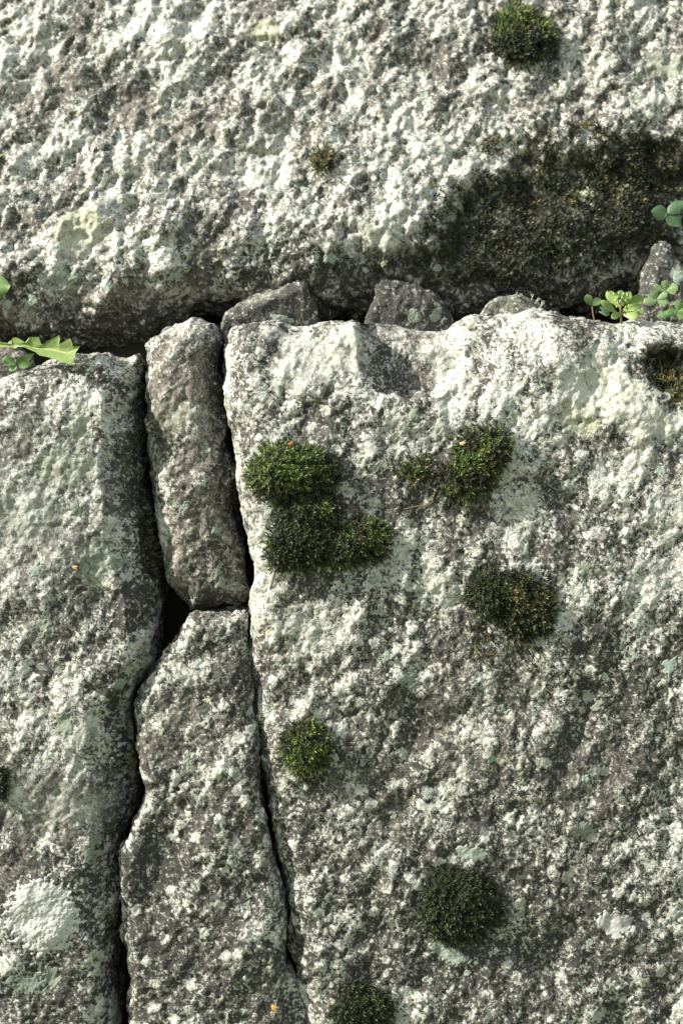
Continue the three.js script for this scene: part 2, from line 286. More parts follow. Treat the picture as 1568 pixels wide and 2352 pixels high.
makeStone({ key: 'R', seed: 202, z: -0.018, R: 72, label: 'large pale granite block on the right carrying most of the moss cushions',
  pts: [[512, 775], [532, 745], [575, 731], [640, 727], [665, 737], [730, 728], [800, 727], [838, 736], [880, 725], [930, 735], [985, 742], [1040, 735], [1075, 720], [1130, 713], [1200, 705], [1240, 697], [1268, 692], [1298, 703], [1340, 712], [1385, 724], [1430, 737], [1465, 733], [1500, 729], [1600, 728], [1720, 735], [1880, 745], [1890, 1600], [1880, 2680], [730, 2680], [712, 2450], [690, 2352], [672, 2250], [660, 2150], [651, 2050], [641, 1980], [627, 1930], [611, 1870], [601, 1800], [598, 1740], [592, 1680], [581, 1600], [571, 1530], [568, 1460], [572, 1390], [575, 1330], [566, 1270], [558, 1200], [550, 1120], [543, 1060], [535, 1000], [524, 940], [512, 880], [506, 830]],
  p: { a1: 16, a2: 12, a3: 2.8, pit: 4.5, grain: 1.0, dirtShade: 0.36, big: 0.16 },
  macro: (x, y) => {
    let z = -60 * Math.pow(clamp((1010 - y) / 290), 2);
    z -= 0.085 * Math.max(0, y - 1300) ;
    z -= 88 * sstep(1.05, 0.80, ell(x, Math.max(y, 772), [944, 806, 122, 112, 6]) + 0.10 * gn(x / 40, y / 40, 31));
    z += 16 * gau(x, y, [830, 930, 150, 60, 12]);
    z += 26 * gau(x, y, [1230, 900, 130, 190, 30]) + 20 * gau(x, y, [1440, 960, 90, 60, 35]) - 16 * gau(x, y, [1340, 930, 46, 120, 25]) + 14 * gau(x, y, [1300, 760, 60, 60, 0]);
    z -= 48 * sstep(1.15, 0.6, ell(x, y, [1545, 852, 74, 54, 28]) + 0.12 * gn(x / 30, y / 30, 33));
    z += 10 * gau(x, y, [590, 1150, 70, 260, 0]) - 9 * gau(x, y, [960, 1650, 90, 170, 20]) + 14 * gau(x, y, [1330, 1420, 120, 160, 20]) - 12 * gau(x, y, [1290, 1600, 150, 60, 30]) + 13 * gau(x, y, [1150, 1820, 130, 230, 25]) - 10 * gau(x, y, [1100, 2230, 200, 90, 0]) - 8 * gau(x, y, [1290, 1760, 30, 160, 15]) + 10 * gau(x, y, [1420, 1900, 70, 160, 20]) + 12 * gau(x, y, [740, 2200, 60, 200, -6]);
    return z;
  },
  stainShade: [['pale', 1170, 900, 320, 200, 10, 1], ['pale', 600, 1150, 90, 320, 0, 1], ['dark', 1130, 2080, 560, 420, 0, 0.36], ['dark', 1300, 1640, 330, 190, 15, 0.4], ['dark', 1290, 1760, 36, 230, 12, 0.6], ['dark', 1130, 1900, 34, 200, 14, 0.5], ['dark', 960, 1900, 40, 190, 14, 0.5], ['dark', 1460, 2040, 40, 220, 12, 0.5], ['dark', 840, 2120, 36, 170, 12, 0.5], ['pale', 640, 1150, 110, 330, 0, 0.9], ['pale', 1450, 1150, 140, 300, 0, 0.5], ['brown', 935, 805, 125, 105, 0, 0.8], ['dark', 890, 840, 90, 80, 30, 0.55],  // last two: brown grain of the dip, with its shade painted in
    ['dark', 900, 1140, 60, 60, 0, 0.7], ['dark', 1000, 1120, 60, 50, 0, 0.4], ['dark', 820, 1350, 60, 50, 0, 0.55], ['dark', 1420, 1590, 130, 80, 20, 0.75], ['dark', 965, 1650, 46, 70, 15, 0.9], ['brown', 1130, 1660, 200, 150, 20, 0.55], ['dark', 1230, 1740, 80, 90, 20, 0.55], ['brown', 1330, 1790, 120, 170, 20, 0.55], ['brown', 850, 1900, 160, 150, 0, 0.35], ['dark', 700, 1870, 80, 130, 10, 0.6], ['dark', 1060, 2230, 260, 80, 0, 0.75], ['dark', 1300, 2230, 240, 110, 0, 0.6], ['dark', 690, 2010, 50, 90, 0, 0.5], ['dark', 1500, 1860, 60, 170, 10, 0.5], ['brown', 700, 1460, 120, 90, 0, 0.35], ['dark', 1330, 1500, 40, 120, 0, 0.5], ['dark', 1240, 1030, 60, 60, 0, 0.3],
    ['crust', 785, 800, 58, 80, 10, 0.9, CR], ['crust', 690, 850, 70, 60, 20, 0.55, GR], ['crust', 1370, 890, 110, 70, 35, 0.85, CR], ['crust', 1330, 960, 60, 50, 0, 0.7, YG], ['crust', 1460, 960, 90, 55, 20, 0.8, CR], ['crust', 640, 760, 60, 26, 0, 0.6, GR], ['moss', 1525, 822, 52, 30, 20, 0.9]] });

makeStone({ key: 'L', inset: 6, rag: 1.5, seed: 303, z: -0.022, R: 70, label: 'tall granite block at the left edge, with a white lichen crust near its foot',
  pts: [[-320, 905], [-150, 885], [0, 862], [45, 843], [80, 826], [120, 808], [170, 801], [235, 799], [280, 812], [312, 810], [324, 830], [322, 884], [317, 930], [318, 989], [325, 1074], [334, 1161], [350, 1227], [367, 1327], [364, 1377], [362, 1437], [352, 1490], [344, 1537], [320, 1575], [303, 1612], [296, 1662], [300, 1712], [302, 1780], [307, 1830], [299, 1882], [280, 1920], [267, 1960], [270, 2000], [274, 2060], [265, 2110], [254, 2150], [250, 2225], [254, 2300], [258, 2352], [262, 2450], [264, 2680], [-320, 2680]],
  p: { a1: 13, a2: 11, a3: 2.6, pit: 4.5, grain: 1.0, dirtShade: 0.37 },
  macro: (x, y) => {
    let z = -40 * Math.pow(clamp((930 - y) / 120), 2);
    const rx = 235 + 60 * sstep(1150, 1450, y) - 90 * sstep(1500, 1700, y);
    const f = Math.max(0, x - rx + 12 * gn(x / 50, y / 80, 51));
    z -= 0.8 * f * sstep(780, 900, y);
    z -= 0.075 * Math.max(0, y - 1700);
    z += 12 * gau(x, y, [90, 980, 90, 60, 15]) - 16 * gau(x, y, [240, 1390, 60, 90, 0]) + 10 * gau(x, y, [150, 1700, 80, 140, 10]) - 12 * gau(x, y, [60, 1880, 110, 60, 0]) + 14 * gau(x, y, [90, 2090, 90, 90, 0]);
    return z;
  },
  stainShade: [['pale', 120, 960, 140, 90, 0, 0.7], ['crust', 90, 1160, 190, 230, 0, 0.26, GR], ['crust', 120, 1840, 170, 90, 0, 0.3, GR], ['dark', 130, 2150, 200, 260, 0, 0.25], ['dark', 315, 1200, 36, 240, -4, 0.6], ['dark', 300, 1390, 70, 70, 0, 0.9], ['dark', 250, 880, 55, 26, 30, 0.7], ['brown', 60, 1270, 90, 80, 0, 0.35], ['dark', 0, 1900, 60, 100, 0, 0.5], ['brown', 130, 1840, 120, 70, 0, 0.5], ['brown', 40, 1990, 70, 80, 0, 0.4], ['dark', 250, 2000, 50, 110, 0, 0.5], ['dark', 110, 2290, 170, 80, 0, 0.75], ['dark', 270, 1800, 36, 260, 0, 0.55],
    ['crust', 150, 1075, 78, 48, -10, 0.75, GG], ['crust', 45, 1190, 110, 85, 0, 0.7, GR], ['crust', 225, 1285, 46, 64, 0, 0.7, GG], ['crust', 190, 1000, 30, 46, 0, 0.5, GG], ['crust', 160, 1860, 74, 50, 0, 0.65, GR], ['crust', 90, 1440, 40, 40, 0, 0.35, GG], ['crust', 200, 1670, 36, 40, 0, 0.6, GG], ['pale', 80, 1640, 110, 110, 0, 0.6]] });

makeStone({ key: 'U', inset: 5, rag: 1.6, seed: 404, z: -0.034, R: 74, label: 'brownish upright stone wedged between two blocks, upper one of the narrow pair',
  pts: [[327, 789], [348, 760], [398, 730], [435, 717], [470, 724], [498, 740], [505, 780], [503, 830], [508, 890], [516, 950], [526, 1020], [537, 1100], [546, 1180], [554, 1260], [563, 1320], [570, 1370], [562, 1394], [520, 1401], [475, 1403], [440, 1410], [412, 1384], [388, 1356], [371, 1318], [362, 1260], [352, 1200], [346, 1150], [338, 1080], [329, 1000], [326, 950], [332, 900], [326, 860], [325, 820]],
  p: { a1: 13, a2: 12, a3: 3.8, pit: 5, grain: 1.05, dirtShade: 0.44 },
  macro: (x, y) => -30 * Math.pow(clamp((830 - y) / 110), 2) - 0.28 * Math.max(0, x - 430 - (y - 800) * 0.15) + 10 * gau(x, y, [500, 1070, 18, 110, -12]) - 10 * sstep(1280, 1400, y),
  stainShade: [['brown', 430, 900, 110, 240, 0, 0.75], ['brown', 450, 1300, 120, 220, 0, 0.85], ['dark', 480, 1290, 60, 90, 0, 0.7], ['dark', 460, 1390, 110, 50, 0, 0.8], ['dark', 380, 1010, 50, 60, 0, 0.45], ['dark', 500, 850, 30, 160, -5, 0.5], ['crust', 420, 960, 60, 40, 0, 0.4, GG]] });

makeStone({ key: 'B', inset: 1, rag: 1.5, seed: 505, z: -0.018, R: 36, label: 'dark speckled granite slab standing in the gap, lower one of the narrow pair',
  pts: [[436, 1416], [470, 1405], [510, 1402], [562, 1404], [568, 1420], [567, 1462], [573, 1532], [578, 1592], [579, 1627], [590, 1665], [597, 1710], [597, 1780], [602, 1850], [611, 1890], [619, 1940], [633, 2010], [645, 2060], [651, 2110], [656, 2180], [652, 2240], [651, 2300], [650, 2352], [652, 2450], [655, 2680], [296, 2680], [292, 2450], [289, 2352], [286, 2300], [282, 2200], [273, 2160], [276, 2110], [272, 2060], [272, 2000], [273, 1960], [286, 1925], [306, 1887], [321, 1852], [328, 1804], [317, 1758], [311, 1712], [312, 1662], [315, 1600], [333, 1567], [350, 1538], [368, 1512], [382, 1490], [406, 1458]],
  p: { a1: 10, a2: 10, a3: 3.2, pit: 4, grain: 1.1, dirtShade: 0.49, big: 0.2 },
  macro: (x, y) => -14 * Math.pow(clamp((1480 - y) / 90), 2) - 0.07 * Math.max(0, y - 1750) + 12 * gau(x, y, [520, 1850, 60, 170, 15]) - 14 * gau(x, y, [350, 2050, 60, 200, 10]) + 9 * gau(x, y, [540, 2210, 40, 130, 25]),
  stainShade: [['dark', 350, 1990, 80, 120, 10, 0.9], ['dark', 360, 2200, 90, 170, 0, 0.7], ['dark', 560, 2030, 80, 60, 0, 0.65], ['dark', 470, 2300, 160, 60, 0, 0.5], ['dark', 560, 1680, 46, 60, 0, 0.5], ['dark', 420, 1740, 60, 60, 0, 0.3], ['brown', 400, 1680, 90, 90, 0, 0.45], ['dark', 540, 1590, 40, 60, 30, 0.6]] });

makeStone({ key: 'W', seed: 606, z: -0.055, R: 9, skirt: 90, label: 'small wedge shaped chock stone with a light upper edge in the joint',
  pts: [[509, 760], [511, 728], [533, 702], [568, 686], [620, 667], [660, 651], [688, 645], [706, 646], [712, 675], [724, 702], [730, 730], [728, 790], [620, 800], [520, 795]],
  p: { a1: 4, a2: 5, a3: 4, pit: 3, grain: 1.1, dirtShade: 0.6 },
  macro: (x, y) => { const r = 733 - (x - 540) * 0.46 + 10 * gn(x / 30, y / 30, 3); return 30 - 0.9 * Math.max(0, r - y) - 0.15 * Math.max(0, y - r) - 0.5 * Math.max(0, x - 700); },
  stainShade: [['brown', 640, 720, 110, 60, -20, 0.7], ['dark', 640, 715, 130, 70, -20, 1], ['crust', 600, 684, 60, 10, -24, 0.5, GG]] });  // own dark tone deepened to paint in shade of the overhanging top block
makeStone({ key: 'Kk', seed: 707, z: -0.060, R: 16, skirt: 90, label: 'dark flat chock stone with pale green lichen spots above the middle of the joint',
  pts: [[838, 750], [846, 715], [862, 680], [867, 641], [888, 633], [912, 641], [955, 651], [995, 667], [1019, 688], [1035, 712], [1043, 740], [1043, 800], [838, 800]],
  p: { a1: 7, a2: 8, a3: 5, pit: 4, grain: 1.2, dirtShade: 0.7 }, stainShade: [['dark', 940, 700, 150, 120, 0, 1], ['brown', 940, 700, 150, 120, 0, 0.6]], macro: (x, y) => -0.3 * Math.max(0, 700 - y) - 0.2 * Math.max(0, x - 960) });  // dark stone, made darker and browner as painted shade of the overhang
makeStone({ key: 'M', seed: 808, z: -0.046, R: 14, skirt: 80, label: 'low lichen covered stone just behind the rim of the right block',
  pts: [[1104, 750], [1112, 708], [1130, 687], [1165, 677], [1212, 683], [1240, 698], [1252, 724], [1255, 790], [1104, 790]],
  p: { a1: 4, a2: 4, a3: 3, pit: 2, grain: 1, dirtShade: 0.45 }, stainShade: [['crust', 1170, 700, 60, 30, 0, 0.35, GG], ['dark', 1180, 720, 90, 60, 0, 0.75]] });
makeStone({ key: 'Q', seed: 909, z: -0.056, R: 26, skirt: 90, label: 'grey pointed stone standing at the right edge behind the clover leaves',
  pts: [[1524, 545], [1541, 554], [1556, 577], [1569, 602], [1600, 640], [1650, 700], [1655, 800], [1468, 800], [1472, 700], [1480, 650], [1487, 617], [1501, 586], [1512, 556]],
  p: { a1: 6, a2: 7, a3: 5, pit: 4, grain: 1.1, dirtShade: 0.6 }, stainShade: [['brown', 1520, 620, 40, 60, 0, 0.5], ['crust', 1560, 625, 30, 20, 0, 0.7, GG], ['dark', 1530, 660, 110, 160, 0, 1], ['brown', 1530, 660, 110, 160, 0, 0.5]], macro: (x, y) => -0.2 * Math.max(0, 640 - y) });  // large dark and brown ellipses put the top block shade into the colour
makeStone({ key: 'E', seed: 919, z: -0.046, R: 24, skirt: 90, label: 'small brown stone behind the leaves at the left edge',
  pts: [[-320, 800], [0, 797], [40, 800], [60, 816], [62, 850], [50, 900], [-320, 940]],
  p: { a1: 4, a2: 4, a3: 2.5, pit: 3, grain: 1, dirtShade: 0.45 }, stainShade: [['brown', 20, 830, 90, 60, 0, 0.9], ['dark', 20, 860, 90, 40, 0, 0.5]] });
makeStone({ key: 'S', seed: 929, z: -0.030, R: 12, skirt: 90, label: 'thin dark sliver of stone deep in the crack at the foot of the right block',
  pts: [[655, 2216], [672, 2236], [690, 2290], [705, 2352], [725, 2680], [645, 2680], [640, 2450], [640, 2280]],
  p: { a1: 3, a2: 3, a3: 2, pit: 2, grain: 1.2, dirtShade: 0.42 }, stainShade: [['dark', 675, 2300, 30, 60, 0, 0.5]] });

// ---------------------------------------------------------------- lichen on the stones
function lichenMat(c) { return new THREE.MeshStandardMaterial({ vertexColors: true, color: new THREE.Color().setRGB(...c), roughness: 0.95 }); }
const LM = { white: lichenMat([0.54, 0.54, 0.505]), grey: lichenMat([0.47, 0.475, 0.445]), mint: lichenMat([0.30, 0.355, 0.30]), dull: lichenMat([0.235, 0.265, 0.21]), cream: lichenMat([0.47, 0.47, 0.34]), dark: lichenMat([0.16, 0.20, 0.145]) };
let lichenSeed = 5000;
function lichen(key, x, y, rx, ry, turn, kind, thick, label, frag = 0.5) {
  if (!label && rx < 20) { const f = 0.6 + 0.8 * hash(x | 0, y | 0, 44); rx *= f; ry *= f * (0.7 + 0.5 * hash(x | 0, y | 0, 45)); turn = 180 * hash(x | 0, y | 0, 46); }
  const s = stones[key], sd = lichenSeed += 37, st = Math.max(1.6, Math.min(2.4, rx / 9)), m = Math.max(rx, ry) * 1.35, n = Math.ceil(2 * m / st);
  const pos = [], col = [], ind = [], id = new Int32Array((n + 1) * (n + 1)).fill(-1), P = new THREE.Vector3();
  for (let j = 0; j <= n; j++) for (let i = 0; i <= n; i++) {
    const px = x - m + i * st, py = y - m + j * st, q = 1 - ell(px, py, [x, y, rx, ry, turn]) + frag * fbm(px / Math.min(14, rx * 0.8), py / Math.min(14, rx * 0.8), sd, 3) + 0.22 * frag * gn(px / 5, py / 5, sd + 9);
    if (q < -0.22) continue;
    voro(px / 4.2, py / 4.2, sd + 3);
    const lump = (1 - V.f1) * 1.5 + 0.8 * gn(px / 9, py / 9, sd + 4) + (kind === 'white' ? 0.9 * gn(px / 24, py / 16, sd + 6) : 0), e = V.f2 - V.f1;
    s.place(px, py, lerp(-3.2, thick, sstep(-0.12, 0.16, q)) + lump * (kind === 'white' ? 1.7 : 1.0) * sstep(0, 0.2, q), P, null, 0.75);
    id[j * (n + 1) + i] = pos.length / 3; pos.push(P.x, P.y, P.z);
    const v = (0.72 + 0.36 * hash(V.i, V.j, sd)) * (0.75 + 0.25 * sstep(0, 0.25, e)); col.push(v, v * (0.98 + 0.04 * hash(V.i, V.j, 3)), v);
  }
  for (let j = 0; j < n; j++) for (let i = 0; i < n; i++) {
    const a = id[j * (n + 1) + i], b = id[j * (n + 1) + i + 1], c = id[(j + 1) * (n + 1) + i], e = id[(j + 1) * (n + 1) + i + 1];
    if (a < 0 || b < 0 || c < 0 || e < 0) continue; ind.push(a, c, b, b, c, e);
  }
  const g = new THREE.BufferGeometry(); g.setAttribute('position', new THREE.Float32BufferAttribute(pos, 3)); g.setAttribute('color', new THREE.Float32BufferAttribute(col, 3)); g.setIndex(ind); g.computeVertexNormals();
  part('lichen_patch', g, LM[kind], s.t, label);
}
lichen('L', 98, 2105, 86, 92, -20, 'white', 1.7, 'thick white lichen crust', 0.5);
lichen('R', 1418, 2132, 46, 34, 10, 'grey', 1.0, 'small pale grey lichen crust', 0.6);
lichen('R', 1210, 1330, 42, 40, 30, 'grey', 1.0, 'pale lichen crust beside a moss cushion', 0.9);
lichen('L', 62, 2265, 52, 28, 10, 'dull', 0.7, 'dull green lichen patch', 1.3); lichen('L', 115, 2250, 20, 30, 0, 'dull', 1.2, null, 0.9);
lichen('R', 1040, 2210, 44, 20, 25, 'mint', 1.4, 'mint green lichen under a moss cushion', 0.7); lichen('R', 1078, 2253, 13, 14, 0, 'mint', 1.2); lichen('R', 1090, 1965, 30, 20, 15, 'mint', 1.3, 'mint green lichen patch', 0.7);
lichen('R', 1007, 2190, 22, 16, 30, 'mint', 1.2); lichen('R', 1065, 1965, 14, 14, 0, 'mint', 1.2); lichen('R', 1098, 2228, 10, 8, 0, 'mint', 1.2);
for (const [x, y, r, k] of [[935, 1560, 22, 'dull'], [1240, 1608, 15, 'dull'], [1372, 1620, 15, 'dull'], [1155, 1630, 11, 'mint'], [1385, 1555, 12, 'dull'], [1340, 1305, 14, 'dull'], [1345, 1790, 10, 'mint'], [1462, 1310, 12, 'dull'], [1430, 1840, 10, 'dull'], [1345, 1910, 16, 'dull'], [1230, 1640, 10, 'dull'], [890, 1505, 12, 'mint'], [800, 1330, 12, 'mint'], [860, 1330, 9, 'mint'], [1360, 2180, 16, 'dull'], [990, 2270, 9, 'mint'], [870, 1070, 18, 'dull'], [950, 960, 14, 'dull'], [820, 1060, 14, 'dull'], [930, 985, 12, 'dull'], [1040, 830, 14, 'dull'], [1500, 900, 14, 'dull'], [1130, 1745, 10, 'mint'], [1132, 1830, 9, 'mint'], [650, 2010, 9, 'mint'], [1175, 2120, 8, 'mint'], [1260, 1070, 14, 'dull'], [1180, 2290, 9, 'mint'], [1408, 2275, 13, 'dull'], [660, 1080, 12, 'dull'], [1450, 1500, 12, 'dull'], [1535, 1530, 16, 'mint'], [1510, 1080, 16, 'mint'], [905, 1880, 9, 'dull'], [760, 1740, 10, 'mint'], [1370, 2290, 11, 'mint']]) lichen('R', x, y, r, r * 0.8, 20, k, 1.1, null, 1.25);
for (const [x, y, r, k] of [[410, 645, 16, 'mint'], [360, 655, 14, 'mint'], [330, 590, 12, 'mint'], [290, 610, 10, 'dull'], [180, 645, 14, 'mint'], [85, 705, 14, 'mint'], [30, 710, 14, 'mint'], [260, 670, 10, 'mint'], [100, 610, 16, 'dull'], [540, 880, 0, ''], [820, 560, 12, 'mint'], [880, 610, 16, 'cream'], [1010, 530, 13, 'mint'], [760, 605, 12, 'mint'], [1345, 440, 26, 'cream'], [1325, 490, 20, 'cream'], [1150, 455, 16, 'mint'], [1105, 575, 10, 'mint'], [1000, 620, 12, 'mint'], [1060, 480, 12, 'cream'], [975, 210, 14, 'mint'], [1030, 500, 11, 'dull'], [250, 420, 12, 'dull'], [160, 365, 14, 'dull'], [1060, 310, 14, 'mint'], [1440, 420, 14, 'cream'], [1420, 590, 12, 'dull'], [620, 440, 12, 'dull'], [540, 195, 10, 'dull'], [1480, 160, 16, 'dull']]) if (r) lichen('T', x, y, r, r * 0.8, 10, k, 1.2, null, 1.25);
for (const [x, y, r, k] of [[500, 1218, 15, 'mint'], [510, 1340, 14, 'dull'], [440, 1393, 14, 'mint'], [425, 1165, 9, 'mint'], [410, 1190, 10, 'dull'], [548, 1345, 11, 'dull'], [408, 1160, 8, 'dull'], [500, 1315, 12, 'dull'], [355, 1200, 9, 'dull']]) lichen('U', x, y, r, r, 0, k, 1, null, 1.25);
for (const [x, y, r, k] of [[540, 1775, 12, 'mint'], [568, 2085, 11, 'dull'], [547, 2090, 9, 'dull'], [535, 2230, 12, 'dull'], [620, 2045, 10, 'mint'], [610, 1985, 10, 'dull'], [570, 2060, 12, 'mint'], [440, 1880, 7, 'dull'], [478, 1605, 11, 'cream']]) lichen('B', x, y, r, r * 0.8, 0, k, 1, null, 1.25);
for (const [x, y, r, k] of [[275, 1570, 12, 'mint'], [100, 1435, 20, 'dull'], [155, 1660, 26, 'dull'], [205, 1960, 26, 'dull'], [225, 1930, 14, 'dull'], [245, 1855, 9, 'mint'], [255, 1690, 10, 'mint'], [140, 1540, 16, 'dull'], [90, 1310, 14, 'mint'], [180, 1165, 16, 'dull'], [200, 1440, 12, 'dull'], [280, 1290, 14, 'dull'], [218, 1675, 12, 'mint'], [140, 1370, 12, 'dull'], [260, 1960, 10, 'dull']]) lichen('L', x, y, r, r, 0, k, 1.1, null, 1.25);
for (const [x, y, r] of [[950, 725, 16], [1000, 722, 16], [985, 665, 8], [1005, 700, 10], [890, 660, 6]]) lichen('Kk', x, y, r, r * 0.8, 0, 'dull', 0.8, null, 0.7);
lichen('W', 650, 735, 30, 8, 10, 'mint', 1); lichen('Q', 1555, 640, 14, 10, 0, 'mint', 1); lichen('Q', 1548, 665, 9, 9, 0, 'mint', 1);

// ---------------------------------------------------------------- moss
function shootGeo(seed, leaves, droop, wide) {
  const r = rng(seed), pos = [], col = [], ind = [];
  for (let k = 0; k < leaves; k++) {
    const at = 0.12 + 0.75 * k / leaves, az = k * 2.4 + r() * 0.8, open = lerp(1.0, 0.3, k / leaves) + 0.25 * (r() - 0.5), len = (0.52 + 0.25 * r()), w = wide * (0.8 + 0.4 * r());
    const ox = Math.cos(az), oz = Math.sin(az), tx = -oz, tz = ox; let px = 0, py = at, pz = 0, ang = open; const b = pos.length / 3;
    for (let q = 0; q <= 3; q++) {
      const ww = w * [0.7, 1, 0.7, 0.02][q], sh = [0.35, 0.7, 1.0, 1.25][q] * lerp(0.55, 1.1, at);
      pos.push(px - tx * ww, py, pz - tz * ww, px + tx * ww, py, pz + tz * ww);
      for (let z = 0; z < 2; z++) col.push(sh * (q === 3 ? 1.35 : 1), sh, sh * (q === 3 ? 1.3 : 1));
      px += ox * Math.sin(ang) * len / 3; pz += oz * Math.sin(ang) * len / 3; py += Math.cos(ang) * len / 3; ang += droop * (0.5 + r());
      if (q < 3) ind.push(b + q * 2, b + q * 2 + 1, b + q * 2 + 2, b + q * 2 + 1, b + q * 2 + 3, b + q * 2 + 2);
    }
  }
  const g = new THREE.BufferGeometry(); g.setAttribute('position', new THREE.Float32BufferAttribute(pos, 3)); g.setAttribute('color', new THREE.Float32BufferAttribute(col, 3)); g.setIndex(ind); g.computeVertexNormals(); return g;
}
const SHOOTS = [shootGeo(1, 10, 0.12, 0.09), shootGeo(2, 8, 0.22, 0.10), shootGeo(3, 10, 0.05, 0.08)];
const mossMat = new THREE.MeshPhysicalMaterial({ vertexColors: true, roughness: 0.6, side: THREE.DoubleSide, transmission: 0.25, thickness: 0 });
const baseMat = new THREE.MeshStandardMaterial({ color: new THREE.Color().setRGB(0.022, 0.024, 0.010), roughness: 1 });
const UP = new THREE.Vector3(0, 1, 0);
const TONES = { green: [[0.14, 0.22, 0.038], [0.21, 0.27, 0.065], [0.075, 0.13, 0.025]], dark: [[0.062, 0.084, 0.027], [0.12, 0.14, 0.05], [0.036, 0.048, 0.02]], dry: [[0.19, 0.175, 0.06], [0.25, 0.22, 0.085], [0.10, 0.115, 0.035]], black: [[0.030, 0.046, 0.016], [0.045, 0.060, 0.023], [0.065, 0.095, 0.027]], olive: [[0.06, 0.064, 0.026], [0.085, 0.085, 0.034], [0.042, 0.046, 0.022]] };
// blobs: ellipses [x, y, rx, ry, turn] whose union is the cushion
function moss(key, blobs, o) {
  const s = stones[key], r = rng(o.seed), N = new THREE.Vector3(), P = new THREE.Vector3();
  const bx0 = Math.min(...blobs.map((b) => b[0] - Math.max(b[2], b[3]))), bx1 = Math.max(...blobs.map((b) => b[0] + Math.max(b[2], b[3]))), by0 = Math.min(...blobs.map((b) => b[1] - Math.max(b[2], b[3]))), by1 = Math.max(...blobs.map((b) => b[1] + Math.max(b[2], b[3])));
  const cx = (bx0 + bx1) / 2, cy = (by0 + by1) / 2;
  const f = (x, y) => { let q = -9; for (const b of blobs) q = Math.max(q, 1 - ell(x, y, b)); return q + (o.rag ?? 0.22) * fbm(x / 22, y / 22, o.seed, 3); };
  const dome = (x, y) => { const q = clamp(f(x, y), 0, 1); return o.h * Math.sqrt(1 - (1 - q) * (1 - q)) * (0.85 + 0.25 * gn(x / 26, y / 26, o.seed + 3)); };
  s.place(cx, cy, 0, P); const origin = P.clone().add(s.origin);
  const t = thing(o.name || 'moss_cushion', o.label, o.category || 'moss', origin, o.group), shift = s.origin.clone().sub(origin);
  if (!o.loose) {
    const st = 3.2, pos = [], ind = [], nx = Math.ceil((bx1 - bx0 + 24) / st), ny = Math.ceil((by1 - by0 + 24) / st), id = new Int32Array((nx + 1) * (ny + 1)).fill(-1);
    for (let j = 0; j <= ny; j++) for (let i = 0; i <= nx; i++) {
      const x = bx0 - 12 + i * st, y = by0 - 12 + j * st; if (f(x, y) < -0.04) continue;
      s.place(x, y, lerp(-4, dome(x, y) - 3 + 1.5 * gn(x / 6, y / 6, 5), sstep(-0.03, 0.1, f(x, y))), P, null, 1); P.add(shift); id[j * (nx + 1) + i] = pos.length / 3; pos.push(P.x, P.y, P.z);
    }
    for (let j = 0; j < ny; j++) for (let i = 0; i < nx; i++) { const a = id[j * (nx + 1) + i], b = id[j * (nx + 1) + i + 1], c = id[(j + 1) * (nx + 1) + i], e = id[(j + 1) * (nx + 1) + i + 1]; if (a < 0 || b < 0 || c < 0 || e < 0) continue; ind.push(a, c, b, b, c, e); }
    const g = new THREE.BufferGeometry(); g.setAttribute('position', new THREE.Float32BufferAttribute(pos, 3)); g.setIndex(ind); g.computeVertexNormals();
    part('cushion', g, baseMat, t);
  }
  const per = SHOOTS.map(() => []), sp = o.space ?? 5.7, Q = new THREE.Quaternion(), M = new THREE.Matrix4(), dir = new THREE.Vector3(), sc = new THREE.Vector3(), spin = new THREE.Quaternion();
  for (let y = by0 - 10; y < by1 + 10; y += sp) for (let x = bx0 - 10; x < bx1 + 10; x += sp) {
    const px = x + (r() - 0.5) * sp * 1.3, py = y + (r() - 0.5) * sp * 1.3, q = f(px, py); const keep = r();
    if (q < 0.0 || keep > (o.keep ?? 1)) continue;
    const h = dome(px, py), e = 5, hx = (dome(px + e, py) - dome(px - e, py)) / (2 * e), hy = (dome(px, py + e) - dome(px, py - e)) / (2 * e);
    s.place(px, py, h - 4, P, N, 1); P.add(shift);
    dir.set(-hx * 0.9, hy * 0.9 , 0).clampLength(0, 1.5).add(N).add(new THREE.Vector3((r() - 0.5) * 0.5, (r() - 0.5) * 0.5 + (o.lift ?? 0.12), (r() - 0.5) * 0.3)).normalize();
    Q.setFromUnitVectors(UP, dir); spin.setFromAxisAngle(UP, r() * 6.283); Q.multiply(spin);
    const l = (o.len ?? 14) * (0.7 + 0.6 * r()) * s.ks; sc.set(l * (o.fat ?? 1), l, l * (o.fat ?? 1));
    M.compose(P, Q, sc);
    const hueN = fbm(px / 40, py / 40, o.seed + 8, 2), tones = TONES[(o.patch && o.patch(px, py, hueN + (r() - 0.5) * 0.4)) || o.tone], tn = tones[(r() * 3) | 0], v = 0.75 + 0.5 * r() + 0.35 * hueN;
    per[(r() * 3) | 0].push([M.clone(), tn[0] * v, tn[1] * v, tn[2] * v]);
  }
  const c = new THREE.Color();
  per.forEach((list, k) => {
    if (!list.length) return;
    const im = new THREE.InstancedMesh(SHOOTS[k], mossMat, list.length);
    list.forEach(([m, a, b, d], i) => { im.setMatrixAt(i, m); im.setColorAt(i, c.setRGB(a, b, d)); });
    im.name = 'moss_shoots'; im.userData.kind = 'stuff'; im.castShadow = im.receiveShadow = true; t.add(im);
  });
  return t;
}
moss('R', [[680, 1080, 105, 58, 4], [630, 1095, 56, 46, 0]], { seed: 11, h: 50, tone: 'green', label: 'bright green moss cushion, topmost of the three grown together by the long crack', patch: (x, y, n) => (x > 720 && n > -0.2) || y > 1120 ? 'dark' : 'green' });
moss('R', [[705, 1175, 76, 50, 0], [700, 1240, 80, 66, -6], [650, 1255, 36, 50, 0]], { seed: 12, h: 34, tone: 'dark', label: 'dark green moss cushion in the middle of the three grown together', patch: (x, y, n) => n > 0.42 ? 'green' : n < 0.12 ? 'black' : 'dark' });
